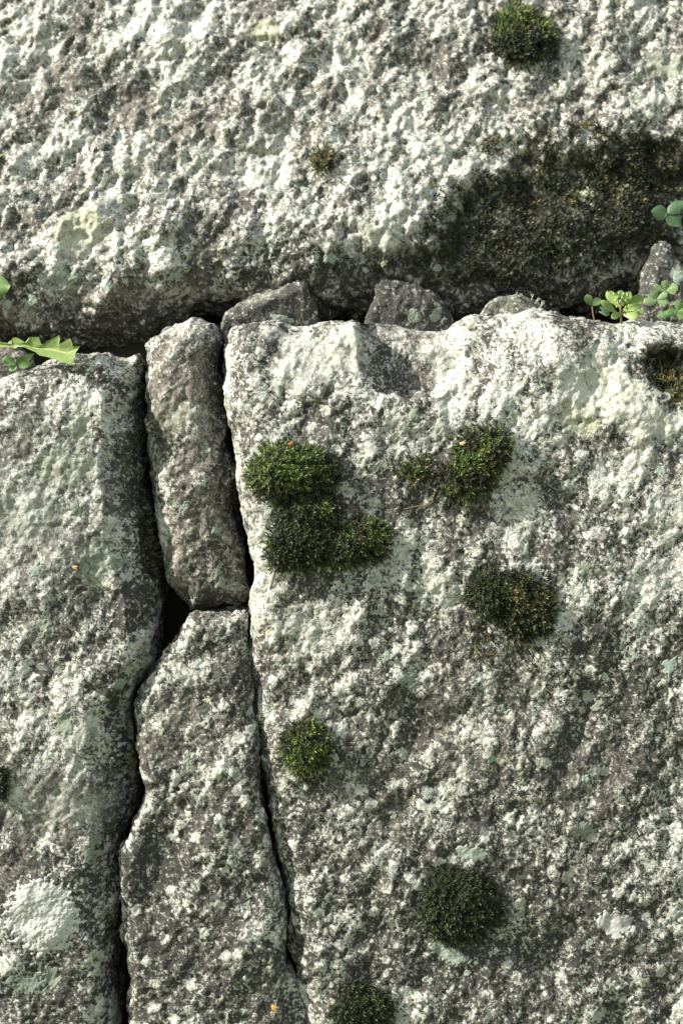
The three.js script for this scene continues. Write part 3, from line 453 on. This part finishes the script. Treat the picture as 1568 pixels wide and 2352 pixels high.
moss('R', [[838, 1240, 54, 50, 10], [790, 1262, 40, 40, 0]], { seed: 13, h: 30, tone: 'dark', label: 'rounded moss cushion at the lower right of the three grown together', patch: (x, y, n) => n > -0.05 && y < 1255 ? 'green' : 'dark' });
moss('R', [[1105, 1035, 66, 50, -20], [1070, 1092, 72, 52, -24]], { seed: 14, h: 32, tone: 'dark', label: 'olive green moss cushion below the sunlit shoulder, a rusty bit at its left', patch: (x, y, n) => n > 0.05 ? 'green' : n < -0.22 ? 'olive' : 'dark' });
moss('R', [[1165, 1368, 100, 58, 8], [1205, 1410, 62, 52, 0]], { seed: 15, h: 34, tone: 'black', label: 'wide dark moss cushion with yellow shoots at its right and trailing strands below', patch: (x, y, n) => x > 1170 && y < 1400 && n > 0 ? 'dry' : n > 0.15 ? 'dark' : 'black' });
moss('R', [[704, 1716, 58, 60, 0]], { seed: 16, h: 28, tone: 'dark', label: 'small round spiky moss cushion near the crack, lit from the left', patch: (x, y, n) => n > -0.1 ? 'green' : 'dark' });
moss('R', [[1058, 2090, 90, 88, 0]], { seed: 17, h: 36, tone: 'black', len: 13, label: 'nearly black round moss cushion with mint lichen beneath it' });
moss('R', [[832, 2340, 72, 62, 0]], { seed: 18, h: 34, tone: 'black', len: 13, label: 'dark moss cushion cut by the bottom edge of the picture', patch: (x, y, n) => n > 0.2 ? 'dark' : 'black' });
moss('T', [[1212, 68, 72, 56, 6], [1195, 25, 50, 30, 0]], { seed: 19, h: 36, tone: 'dark', len: 17, label: 'dark green moss cushion near the top edge on the long block', patch: (x, y, n) => y < 70 && n > -0.2 ? 'green' : y > 80 ? 'black' : 'dark' });
moss('T', [[740, 372, 27, 30, 0]], { seed: 20, h: 14, tone: 'dry', len: 15, space: 8, label: 'tiny yellowish moss tuft alone in the middle of the top block' });
moss('R', [[912, 1072, 30, 14, -20], [958, 1080, 26, 32, 0]], { seed: 21, h: 9, tone: 'dry', patch: (x, y, n) => n > 0.1 ? 'dry' : n > -0.2 ? 'green' : 'dark', len: 17, space: 7, keep: 0.75, rag: 0.5, lift: 0.5, loose: 1, name: 'moss_tuft', label: 'sparse yellow moss sprigs left of the olive cushion' });
moss('R', [[1550, 880, 32, 38, 0]], { seed: 22, h: 34, tone: 'dry', len: 19, space: 9, label: 'yellow moss clump in the hollow at the right edge', name: 'moss_tuft' });
moss('R', [[1500, 838, 36, 40, 30], [1535, 812, 40, 22, 0]], { seed: 23, h: 5, tone: 'olive', len: 16, space: 9, keep: 0.7, rag: 0.5, loose: 1, name: 'moss_tuft', label: 'wispy olive moss lining the hollow at the right edge' });
moss('R', [[1130, 1475, 70, 34, 0], [1190, 1470, 50, 40, 0], [1080, 1440, 22, 30, 0]], { seed: 24, h: 3, tone: 'dry', patch: (x, y, n) => n > 0 ? 'dry' : 'olive', len: 21, space: 10, keep: 0.42, rag: 0.6, lift: -0.8, fat: 0.6, loose: 1, name: 'moss_tuft', label: 'thin trailing moss strands below the wide dark cushion' });
moss('R', [[1070, 1170, 46, 16, 10]], { seed: 25, h: 3, tone: 'olive', len: 12, space: 8, keep: 0.5, rag: 0.5, loose: 1, name: 'moss_tuft', label: 'dried moss fringe under the olive cushion' });
moss('R', [[705, 1790, 44, 14, 0]], { seed: 26, h: 3, tone: 'olive', len: 11, space: 7, keep: 0.6, rag: 0.5, loose: 1, name: 'moss_tuft', label: 'dried brownish moss fringe under the small spiky cushion' });
moss('L', [[2, 1790, 20, 36, 0]], { seed: 27, h: 16, tone: 'black', len: 14, label: 'dark moss cut by the left edge of the picture' });
moss('L', [[338, 1260, 16, 70, -8], [330, 1215, 14, 40, 0]], { seed: 28, h: 12, tone: 'olive', len: 15, space: 7, rag: 0.4, label: 'dark moss growing down inside the crack beside the brown upright stone', name: 'moss_tuft' });
moss('T', [[1270, 500, 280, 120, -6], [1180, 600, 200, 46, -4], [1450, 400, 130, 90, 0]], { seed: 29, h: 4, tone: 'black', len: 14, space: 7.5, keep: 0.6, rag: 0.95, lift: -0.1, loose: 1, name: 'moss_mat', label: 'thin dark moss mat over the shaded lower right of the top block', patch: (x, y, n) => (n > 0.34 && y < 470 ? 'dry' : n > -0.05 ? 'olive' : 'black') });
moss('T', [[1290, 320, 60, 34, 0], [1350, 300, 50, 26, 0], [1130, 330, 26, 16, 0], [1220, 380, 40, 30, 0]], { seed: 30, h: 5, tone: 'olive', len: 18, space: 10, keep: 0.5, rag: 0.7, lift: -0.2, loose: 1, name: 'moss_tuft', label: 'straggling yellow moss along the upper rim of the dark mat', patch: (x, y, n) => n > 0.05 ? 'dry' : 'olive' });
moss('T', [[1120, 90, 40, 14, -8]], { seed: 31, h: 6, tone: 'olive', len: 15, space: 8, keep: 0.7, rag: 0.5, loose: 1, name: 'moss_tuft', label: 'low olive moss strip reaching left from the topmost cushion' });

// ---------------------------------------------------------------- green plants
function at(x, y, z) { const s = K * (D - z) / D; return new THREE.Vector3((x - 784) * s, Y0 + (1176 - y) * s, z); }
const leafMat = (c, rough = 0.55, tr = 0.35) => new THREE.MeshPhysicalMaterial({ color: new THREE.Color().setRGB(...c), vertexColors: true, roughness: rough, transmission: tr, thickness: 0, side: THREE.DoubleSide });
const LF = { fresh: leafMat([0.30, 0.42, 0.12]), mid: leafMat([0.16, 0.28, 0.085]), deep: leafMat([0.06, 0.13, 0.045]), pale: leafMat([0.26, 0.37, 0.16]), stem: leafMat([0.20, 0.13, 0.07], 0.6, 0) };
// a blade between two margins, folded along its midrib; coordinates are drawing units, zf gives its depth in units
function blade(top, bot, midA, o, base) {
  const n = 60, m = 8, rs = (pts, t) => { let L = 0; const l = []; for (let i = 1; i < pts.length; i++) { const d = Math.hypot(pts[i][0] - pts[i - 1][0], pts[i][1] - pts[i - 1][1]); l.push(d); L += d; } let q = t * L; for (let i = 0; i < l.length; i++) { if (q <= l[i] || i === l.length - 1) { const f = clamp(q / l[i]); return [lerp(pts[i][0], pts[i + 1][0], f), lerp(pts[i][1], pts[i + 1][1], f)]; } q -= l[i]; } };
  const pos = [], col = [], ind = [];
  for (let i = 0; i <= n; i++) {
    const t = i / n, a = rs(top, t), b = rs(bot, t), c = rs(midA, t);
    for (let j = 0; j <= 2 * m; j++) {
      const w = (j - m) / m, e = w < 0 ? a : b, f = Math.abs(w), x = lerp(c[0], e[0], f), y = lerp(c[1], e[1], f);
      const vein = Math.pow(Math.abs(Math.sin((t * 7 - f * 0.9) * Math.PI)), 8) * 0.5 * f;
      const z = o.z(x, y, t, w) + o.fold * Math.pow(f, 0.8) * Math.min(1, t * 4) + 1.1 * Math.sin(t * 22 + f * 4) * f + vein;
      const p = at(x, y, o.z0 + z * K).sub(base); pos.push(p.x, p.y, p.z);
      const v = 0.9 + 0.12 * gn(x / 9, y / 9, 61), rib = sstep(0.09, 0.0, f); col.push(v + rib * 1.2, v + rib * 0.7, v + rib * 0.9);
    }
  }
  const W = 2 * m + 1; for (let i = 0; i < n; i++) for (let j = 0; j < 2 * m; j++) { const a = i * W + j; ind.push(a, a + W, a + 1, a + 1, a + W, a + W + 1); }
  const g = new THREE.BufferGeometry(); g.setAttribute('position', new THREE.Float32BufferAttribute(pos, 3)); g.setAttribute('color', new THREE.Float32BufferAttribute(col, 3)); g.setIndex(ind); g.computeVertexNormals(); return g;
}
// leaf from base to tip in drawing units; w half width; shape 'oval' | 'heart' | 'spoon'; depth rises from z at the base by dz at the tip; thick > 0 makes it fleshy
function leaf(x0, y0, x1, y1, w, o, base) {
  const n = 18, m = 6, L = Math.hypot(x1 - x0, y1 - y0), ux = (x1 - x0) / L, uy = (y1 - y0) / L, vx = -uy, vy = ux, tilt = o.tilt || 0, pos = [], col = [], ind = [];
  const layers = o.thick ? [1, -1] : [1];
  layers.forEach((sg) => {
    const off = pos.length / 3;
    for (let i = 0; i <= n; i++) {
      const t = i / n; let hw = o.shape === 'spoon' ? Math.pow(Math.sin(Math.PI * Math.pow(t, 1.7)), 0.7) * 0.92 + 0.18 * (1 - t) : o.shape === 'fan' ? Math.pow(t, 0.7) * Math.sqrt(1 - Math.pow(t, 6)) * 1.1 : Math.pow(Math.sin(Math.PI * Math.pow(t, 0.85)), 0.75);
      hw = Math.max(0.001, hw) * w * (1 + 0.05 * gn(t * 5, x0, 7));
      for (let j = -m; j <= m; j++) {
        const f = j / m; let tt = t * L; if (o.shape === 'fan') tt -= L * 0.12 * Math.pow(1 - Math.abs(f), 3) * t * t + L * 0.10 * f * f * t;
        const x = x0 + ux * tt + vx * hw * f, y = y0 + uy * tt + vy * hw * f;
        const z = (o.dz || 0) * Math.sin(t * (o.arch ? Math.PI * 0.75 : Math.PI / 2)) + tilt * f * w + (o.cup ?? 0.25) * f * f * hw + sg * (o.thick || 0) * Math.sqrt(Math.max(0, 1 - f * f)) * Math.sqrt(Math.max(0, 1 - Math.pow(2 * t - 1, 6)));
        const p = at(x, y, o.z + z * K).sub(base); pos.push(p.x, p.y, p.z);
        const v = 0.88 + 0.14 * gn(x / 8, y / 8, 71) + 0.25 * sstep(0.16, 0, Math.abs(f)) * (o.thick ? 0 : 1) + 0.12 * t; col.push(v, v, v);
      }
    }
    const W = 2 * m + 1; for (let i = 0; i < n; i++) for (let j = 0; j < 2 * m; j++) { const a = off + i * W + j; if (sg > 0) ind.push(a, a + W, a + 1, a + 1, a + W, a + W + 1); else ind.push(a, a + 1, a + W, a + 1, a + W + 1, a + W); }
  });
  const g = new THREE.BufferGeometry(); g.setAttribute('position', new THREE.Float32BufferAttribute(pos, 3)); g.setAttribute('color', new THREE.Float32BufferAttribute(col, 3)); g.setIndex(ind); g.computeVertexNormals(); return g;
}
function stem(pts, r, base) {
  const c = new THREE.CatmullRomCurve3(pts.map(([x, y, z]) => at(x, y, z).sub(base))), g = new THREE.TubeGeometry(c, 14, r * K, 6);
  g.setAttribute('color', new THREE.Float32BufferAttribute(new Array(g.attributes.position.count * 3).fill(1), 3)); return g;
}
{ // lobed leaf at the left
  const b = at(0, 795, -0.02), t = thing('wild_plant', 'light green jagged thistle-like leaf lying over the top of the left block', 'plant', b);
  const top = [[-60, 792], [0, 785], [15, 787], [28, 791], [27, 778], [38, 774], [55, 784], [60, 788], [66, 780], [68, 774], [90, 774], [94, 786], [97, 793], [110, 783], [122, 777], [137, 769], [138, 780], [136, 791], [150, 783], [162, 776], [165, 785], [168, 796], [184, 794]];
  const bot = [[-60, 800], [0, 797], [28, 797], [35, 801], [41, 797], [55, 797], [70, 804], [82, 809], [90, 816], [110, 820], [130, 827], [150, 833], [160, 838], [168, 835], [171, 822], [174, 810], [184, 795]];
  const mid = [[-60, 796], [0, 792], [55, 792], [85, 800], [112, 802], [135, 806], [156, 812], [183, 796]];
  part('leaf', blade(top, bot, mid, { z0: -0.010, fold: 5, z: (x, y) => -0.20 * Math.max(0, 60 - x) + 0.5 * Math.max(0, y - 800) + 8 }, b), LF.fresh, t);
}
{
  const b = at(37, 836, -0.016), t = thing('wild_plant', 'small plant of five dull green leaflets under the jagged leaf', 'plant', b);
  for (const [x1, y1, w, sh, c] of [[6, 824, 15, 'fan', 'mid'], [57, 820, 8, 'oval', 'mid'], [80, 812, 8, 'oval', 'pale'], [74, 838, 9, 'oval', 'mid'], [22, 852, 8, 'oval', 'mid']]) part('leaf', leaf(37, 836, x1, y1, w, { shape: sh, z: -0.012, dz: 6, tilt: -0.3 }, b), LF[c], t);
  part('stem', stem([[37, 836, -0.012], [38, 850, -0.02], [36, 880, -0.03]], 1.3, b), LF.mid, t);
}
{
  const b = at(-20, 660, -0.002), t = thing('wild_plant', 'rounded green leaf with wavy margin cut by the left edge beside the top block', 'plant', b);
  part('leaf', leaf(-66, 664, 25, 655, 38, { shape: 'oval', z: 0.006, dz: 4, cup: -0.5, tilt: 0.2 }, b), LF.mid, t);
  part('stem', stem([[-62, 668, 0.006], [-80, 720, -0.01], [-80, 800, -0.03]], 2, b), LF.mid, t);
}
{
  const b = at(-10, 357, -0.02), t = thing('wild_plant', 'tiny green leaf tip poking in at the left edge high on the top block', 'plant', b);
  part('leaf', leaf(-50, 372, 13, 352, 6, { shape: 'oval', z: -0.004, dz: 4 }, b), LF.fresh, t);
}
{ // fleshy rosette
  const z = -0.024, b = at(1424, 730, z), t = thing('stonecrop', 'bright yellow green fleshy rosette sprouting behind the rim of the right block', 'plant', b);
  const f = (x0, y0, x1, y1, w, o, c = 'fresh') => part('leaf', leaf(x0, y0, x1, y1, w, Object.assign({ shape: 'spoon', z, thick: 2.2, cup: 0.35 }, o), b), LF[c], t);
  f(1420, 706, 1393, 668, 12, { dz: -8, tilt: 0.4 }); f(1424, 704, 1424, 666, 12, { dz: -10 }, 'mid'); f(1426, 704, 1447, 670, 11, { dz: -4 });
  f(1418, 722, 1379, 690, 9, { dz: 20 }); f(1430, 712, 1478, 680, 14, { dz: 16, tilt: -0.3 }); f(1422, 716, 1472, 700, 9, { dz: 26, arch: 1 }); f(1424, 720, 1466, 729, 9, { dz: 28 }); f(1440, 724, 1480, 714, 6, { dz: 10 }); f(1428, 718, 1402, 730, 8, { dz: 24 });
  for (const [x, y, r] of [[1409, 676, 5], [1421, 673, 5], [1431, 676, 5], [1418, 682, 4.5], [1428, 684, 4.5], [1440, 678, 6], [1414, 690, 4], [1424, 692, 5], [1436, 690, 4], [1415, 704, 4], [1443, 702, 4], [1436, 706, 4]]) {
    const g = new THREE.SphereGeometry(r * K * 0.72, 10, 8); g.scale(0.85, 1.2, 0.85); const p = at(x, y, z + (8 + (y - 670) * 0.4) * K).sub(b); g.translate(p.x, p.y, p.z); g.setAttribute('color', new THREE.Float32BufferAttribute(new Array(g.attributes.position.count * 3).fill(1.05), 3)); part('bud', g, LF.fresh, t);
  }
  part('stem', stem([[1423, 690, z + 0.002], [1424, 712, z + 0.003], [1426, 745, z - 0.004]], 2.6, b), LF.stem, t, 'reddish stem');
}
{
  const z = -0.036, b = at(1362, 720, z), t = thing('stonecrop', 'dark green seedling with paired oval leaves left of the bright rosette', 'plant', b);
  for (const [x0, y0, x1, y1, w, c] of [[1360, 704, 1345, 677, 10, 'mid'], [1358, 703, 1378, 686, 9, 'mid'], [1372, 700, 1401, 716, 9, 'deep'], [1374, 716, 1400, 722, 6, 'deep']]) part('leaf', leaf(x0, y0, x1, y1, w, { z, dz: 8, thick: 1.2, shape: 'spoon' }, b), LF[c], t);
  part('stem', stem([[1359, 702, z], [1360, 716, z], [1366, 745, z]], 1.6, b), LF.stem, t);
}
function trefoil(label, x, y, z, lobes, c, stemTo) {
  const b = at(x, y, z), t = thing('clover_plant', label, 'plant', b);
  for (const [x1, y1, w, sh] of lobes) part('leaf', leaf(x, y, x1, y1, w, { shape: sh || 'fan', z, dz: 5, cup: -0.2, tilt: (x1 - x) * 0.006 }, b), LF[c], t);
  part('stem', stem([[x, y, z], [(x + stemTo[0]) / 2 + 3, (y + stemTo[1]) / 2, z - 0.004], [...stemTo, z - 0.012]], 0.9, b), LF[c], t);
}
trefoil('pale green lobed clover leaf at the right edge, the upper one of two', 1527, 668, -0.030, [[1497, 657, 10], [1526, 642, 11], [1557, 656, 13], [1552, 672, 7]], 'pale', [1540, 745]);
trefoil('pale green lobed clover leaf right of the rosette, the lower one of two', 1506, 688, -0.026, [[1475, 696, 11, 'oval'], [1498, 668, 13], [1533, 672, 9], [1532, 698, 13]], 'pale', [1515, 745]);
trefoil('green clover leaves at the right edge just above the rim of the right block', 1552, 714, -0.024, [[1528, 722, 10, 'oval'], [1560, 690, 13], [1585, 710, 14], [1570, 732, 12], [1506, 728, 8, 'oval']], 'mid', [1556, 760]);
trefoil('deep green heart-lobed clover leaf at the right edge before the dark mossy stone', 1531, 490, 0.004, [[1494, 486, 18, 'oval'], [1572, 462, 14, 'oval'], [1562, 518, 18, 'oval']], 'deep', [1600, 600]);

// ---------------------------------------------------------------- shrubby lichens and litter
const tuftMat = new THREE.MeshStandardMaterial({ color: new THREE.Color().setRGB(0.50, 0.51, 0.40), roughness: 0.95 });
function twigs(seed, n, len) {
  const r = rng(seed), gs = [];
  const grow = (p, d, l, k) => {
    const q = p.clone().addScaledVector(d, l), c = new THREE.CylinderGeometry(0.55 * K * (k ? 1.2 : 0.9), 0.9 * K * (k ? 1.2 : 0.9), l * 1.15, 5); c.translate(0, l / 2, 0);
    c.applyQuaternion(new THREE.Quaternion().setFromUnitVectors(UP, d)); c.translate(p.x, p.y, p.z); gs.push(c);
    if (k > 0) for (let i = 0; i < 2; i++) grow(q, d.clone().add(new THREE.Vector3(r() - 0.5, r() - 0.5, r() - 0.5).multiplyScalar(1.5)).normalize(), l * 0.72, k - 1);
  };
  for (let i = 0; i < n; i++) grow(new THREE.Vector3((r() - 0.5) * len * 1.6, (r() - 0.5) * len * 1.2, 0).multiplyScalar(K), new THREE.Vector3(r() - 0.5, r() * 0.8 - 0.2, 0.6 + r()).normalize(), len * 0.42 * K, 2);
  return mergeGeometries(gs);
}
function tuft(key, x, y, len, n, seed, label) {
  const s = stones[key], P = new THREE.Vector3(), N = new THREE.Vector3(); s.place(x, y, -0.5, P, N, 1); P.add(s.origin);
  const t = thing('lichen_tuft', label, 'lichen', P); const m = part('branches', twigs(seed, n, len), tuftMat, t); m.quaternion.setFromUnitVectors(new THREE.Vector3(0, 0, 1), N);
}
tuft('R', 1083, 750, 13, 26, 1, 'pale shrubby lichen tuft on the rim above the sunlit slope');
tuft('M', 1185, 690, 18, 6, 2, 'pale twiggy lichen on the low stone behind the rim, the left one');
tuft('M', 1232, 698, 18, 5, 3, 'pale twiggy lichen on the low stone behind the rim, the right one');
tuft('R', 1424, 815, 8, 14, 4, 'tiny pale lichen tuft left of the mossy hollow');
tuft('R', 1482, 790, 9, 12, 5, 'white lichen flecks on the upper rim of the mossy hollow');
tuft('R', 1170, 815, 6, 10, 6, 'tiny grey lichen tuft on the sunlit slope');
tuft('B', 372, 1490, 10, 3, 7, 'single pale lichen sprig beside the black triangular gap');
tuft('R', 548, 1068, 8, 6, 8, 'pale lichen sprig on the left edge of the right block near the green cushion');
tuft('R', 585, 1655, 9, 8, 9, 'pale lichen sprig on the crack edge halfway down');
function bit(key, x, y, off, c, len, w, turn, label, name, category) {
  const s = stones[key], P = new THREE.Vector3(), N = new THREE.Vector3(); s.place(x, y, off, P, N, 1); P.add(s.origin);
  const t = thing(name, label, category, P), r = rng(x * 7 + y), pos = [], ind = [], n = 8;
  const m = new THREE.MeshStandardMaterial({ color: new THREE.Color().setRGB(...c), roughness: 0.7, side: THREE.DoubleSide });
  for (let k = 0; k < 2; k++) {
    const g = new THREE.SphereGeometry(1, 10, 8), p = g.attributes.position;
    for (let i = 0; i < p.count; i++) { const f = p.getX(i); p.setXYZ(i, f * len * K * (k ? 0.7 : 1), p.getY(i) * w * K * (1 - 0.45 * f) + f * f * w * 0.6 * K, p.getZ(i) * w * 0.45 * K * (1 + 0.3 * gn(f * 3, i, 8))); }
    g.rotateZ((turn + (k ? 38 : 0)) * Math.PI / 180); if (k) g.translate(len * 0.35 * K, len * 0.3 * K, w * 0.2 * K); g.computeVertexNormals(); part('husk', g, m, t);
  }
}
bit('B', 628, 2326, 2, [0.46, 0.27, 0.06], 11, 4, -55, 'orange yellow seed husk near the bottom of the dark slab', 'seed_husk', 'seed husk');
bit('L', 178, 2270 / 1.7417, 2, [0.50, 0.34, 0.12], 8, 3, -40, 'small ochre plant scrap on the left block', 'plant_scrap', 'plant litter');
bit('R', 671, 1022, 40, [0.30, 0.10, 0.05], 7, 4, 30, 'reddish brown scrap on top of the bright green moss cushion', 'plant_scrap', 'plant litter');
bit('R', 1006, 1097, 4, [0.45, 0.11, 0.03], 6, 5, 30, 'rust red bud husk at the left side of the olive cushion', 'bud_husk', 'plant litter');
bit('R', 1058, 1022, 32, [0.50, 0.36, 0.20], 8, 4, 10, 'tan seed scrap lying on the olive moss cushion', 'plant_scrap', 'plant litter');
bit('R', 948, 1114, 3, [0.40, 0.26, 0.13], 8, 3, -40, 'slim brown seed below the yellow moss sprigs', 'seed_husk', 'seed husk');
function strand(key, pts, c, r, label) {
  const s = stones[key], P = new THREE.Vector3(), l = []; for (const [x, y, off] of pts) { s.place(x, y, off, P, null, 1); l.push(P.clone().add(s.origin)); }
  const o = l[0].clone(), t = thing('dry_strand', label, 'plant litter', o);
  part('stalk', new THREE.TubeGeometry(new THREE.CatmullRomCurve3(l.map((q) => q.sub(o))), 40, r * K, 5), new THREE.MeshStandardMaterial({ color: new THREE.Color().setRGB(...c), roughness: 0.9 }), t);
}
strand('R', [[800, 1160, 22], [815, 1172, 8], [840, 1180, 5], [862, 1192, 6], [872, 1204, 4]], [0.26, 0.15, 0.10], 2, 'thin brown strand right of the joined moss cushions');
strand('R', [[1088, 2122, 22], [1084, 2145, 14], [1090, 2165, 6], [1087, 2178, 4]], [0.40, 0.30, 0.13], 2.6, 'dry tan strand hanging from the nearly black cushion');
strand('R', [[990, 1150, 3], [998, 1128, 5], [1010, 1112, 4], [1016, 1100, 6]], [0.30, 0.21, 0.13], 1.4, 'dry tan strand at the lower left of the olive cushion');
strand('R', [[925, 1170, 3], [950, 1164, 5], [975, 1160, 3]], [0.22, 0.15, 0.09], 1.3, 'short brown stalk lying on pale rock left below the olive cushion');
strand('R', [[1100, 1505, 3], [1125, 1502, 5], [1152, 1504, 3]], [0.26, 0.18, 0.10], 1.6, 'short brown stalk below the wide dark cushion');
strand('R', [[650, 1290, 8], [636, 1312, 5], [628, 1335, 3], [622, 1352, 3]], [0.07, 0.065, 0.03], 1.6, 'thin dark runner below the joined cushions near the crack');

renderer.render(scene, camera);
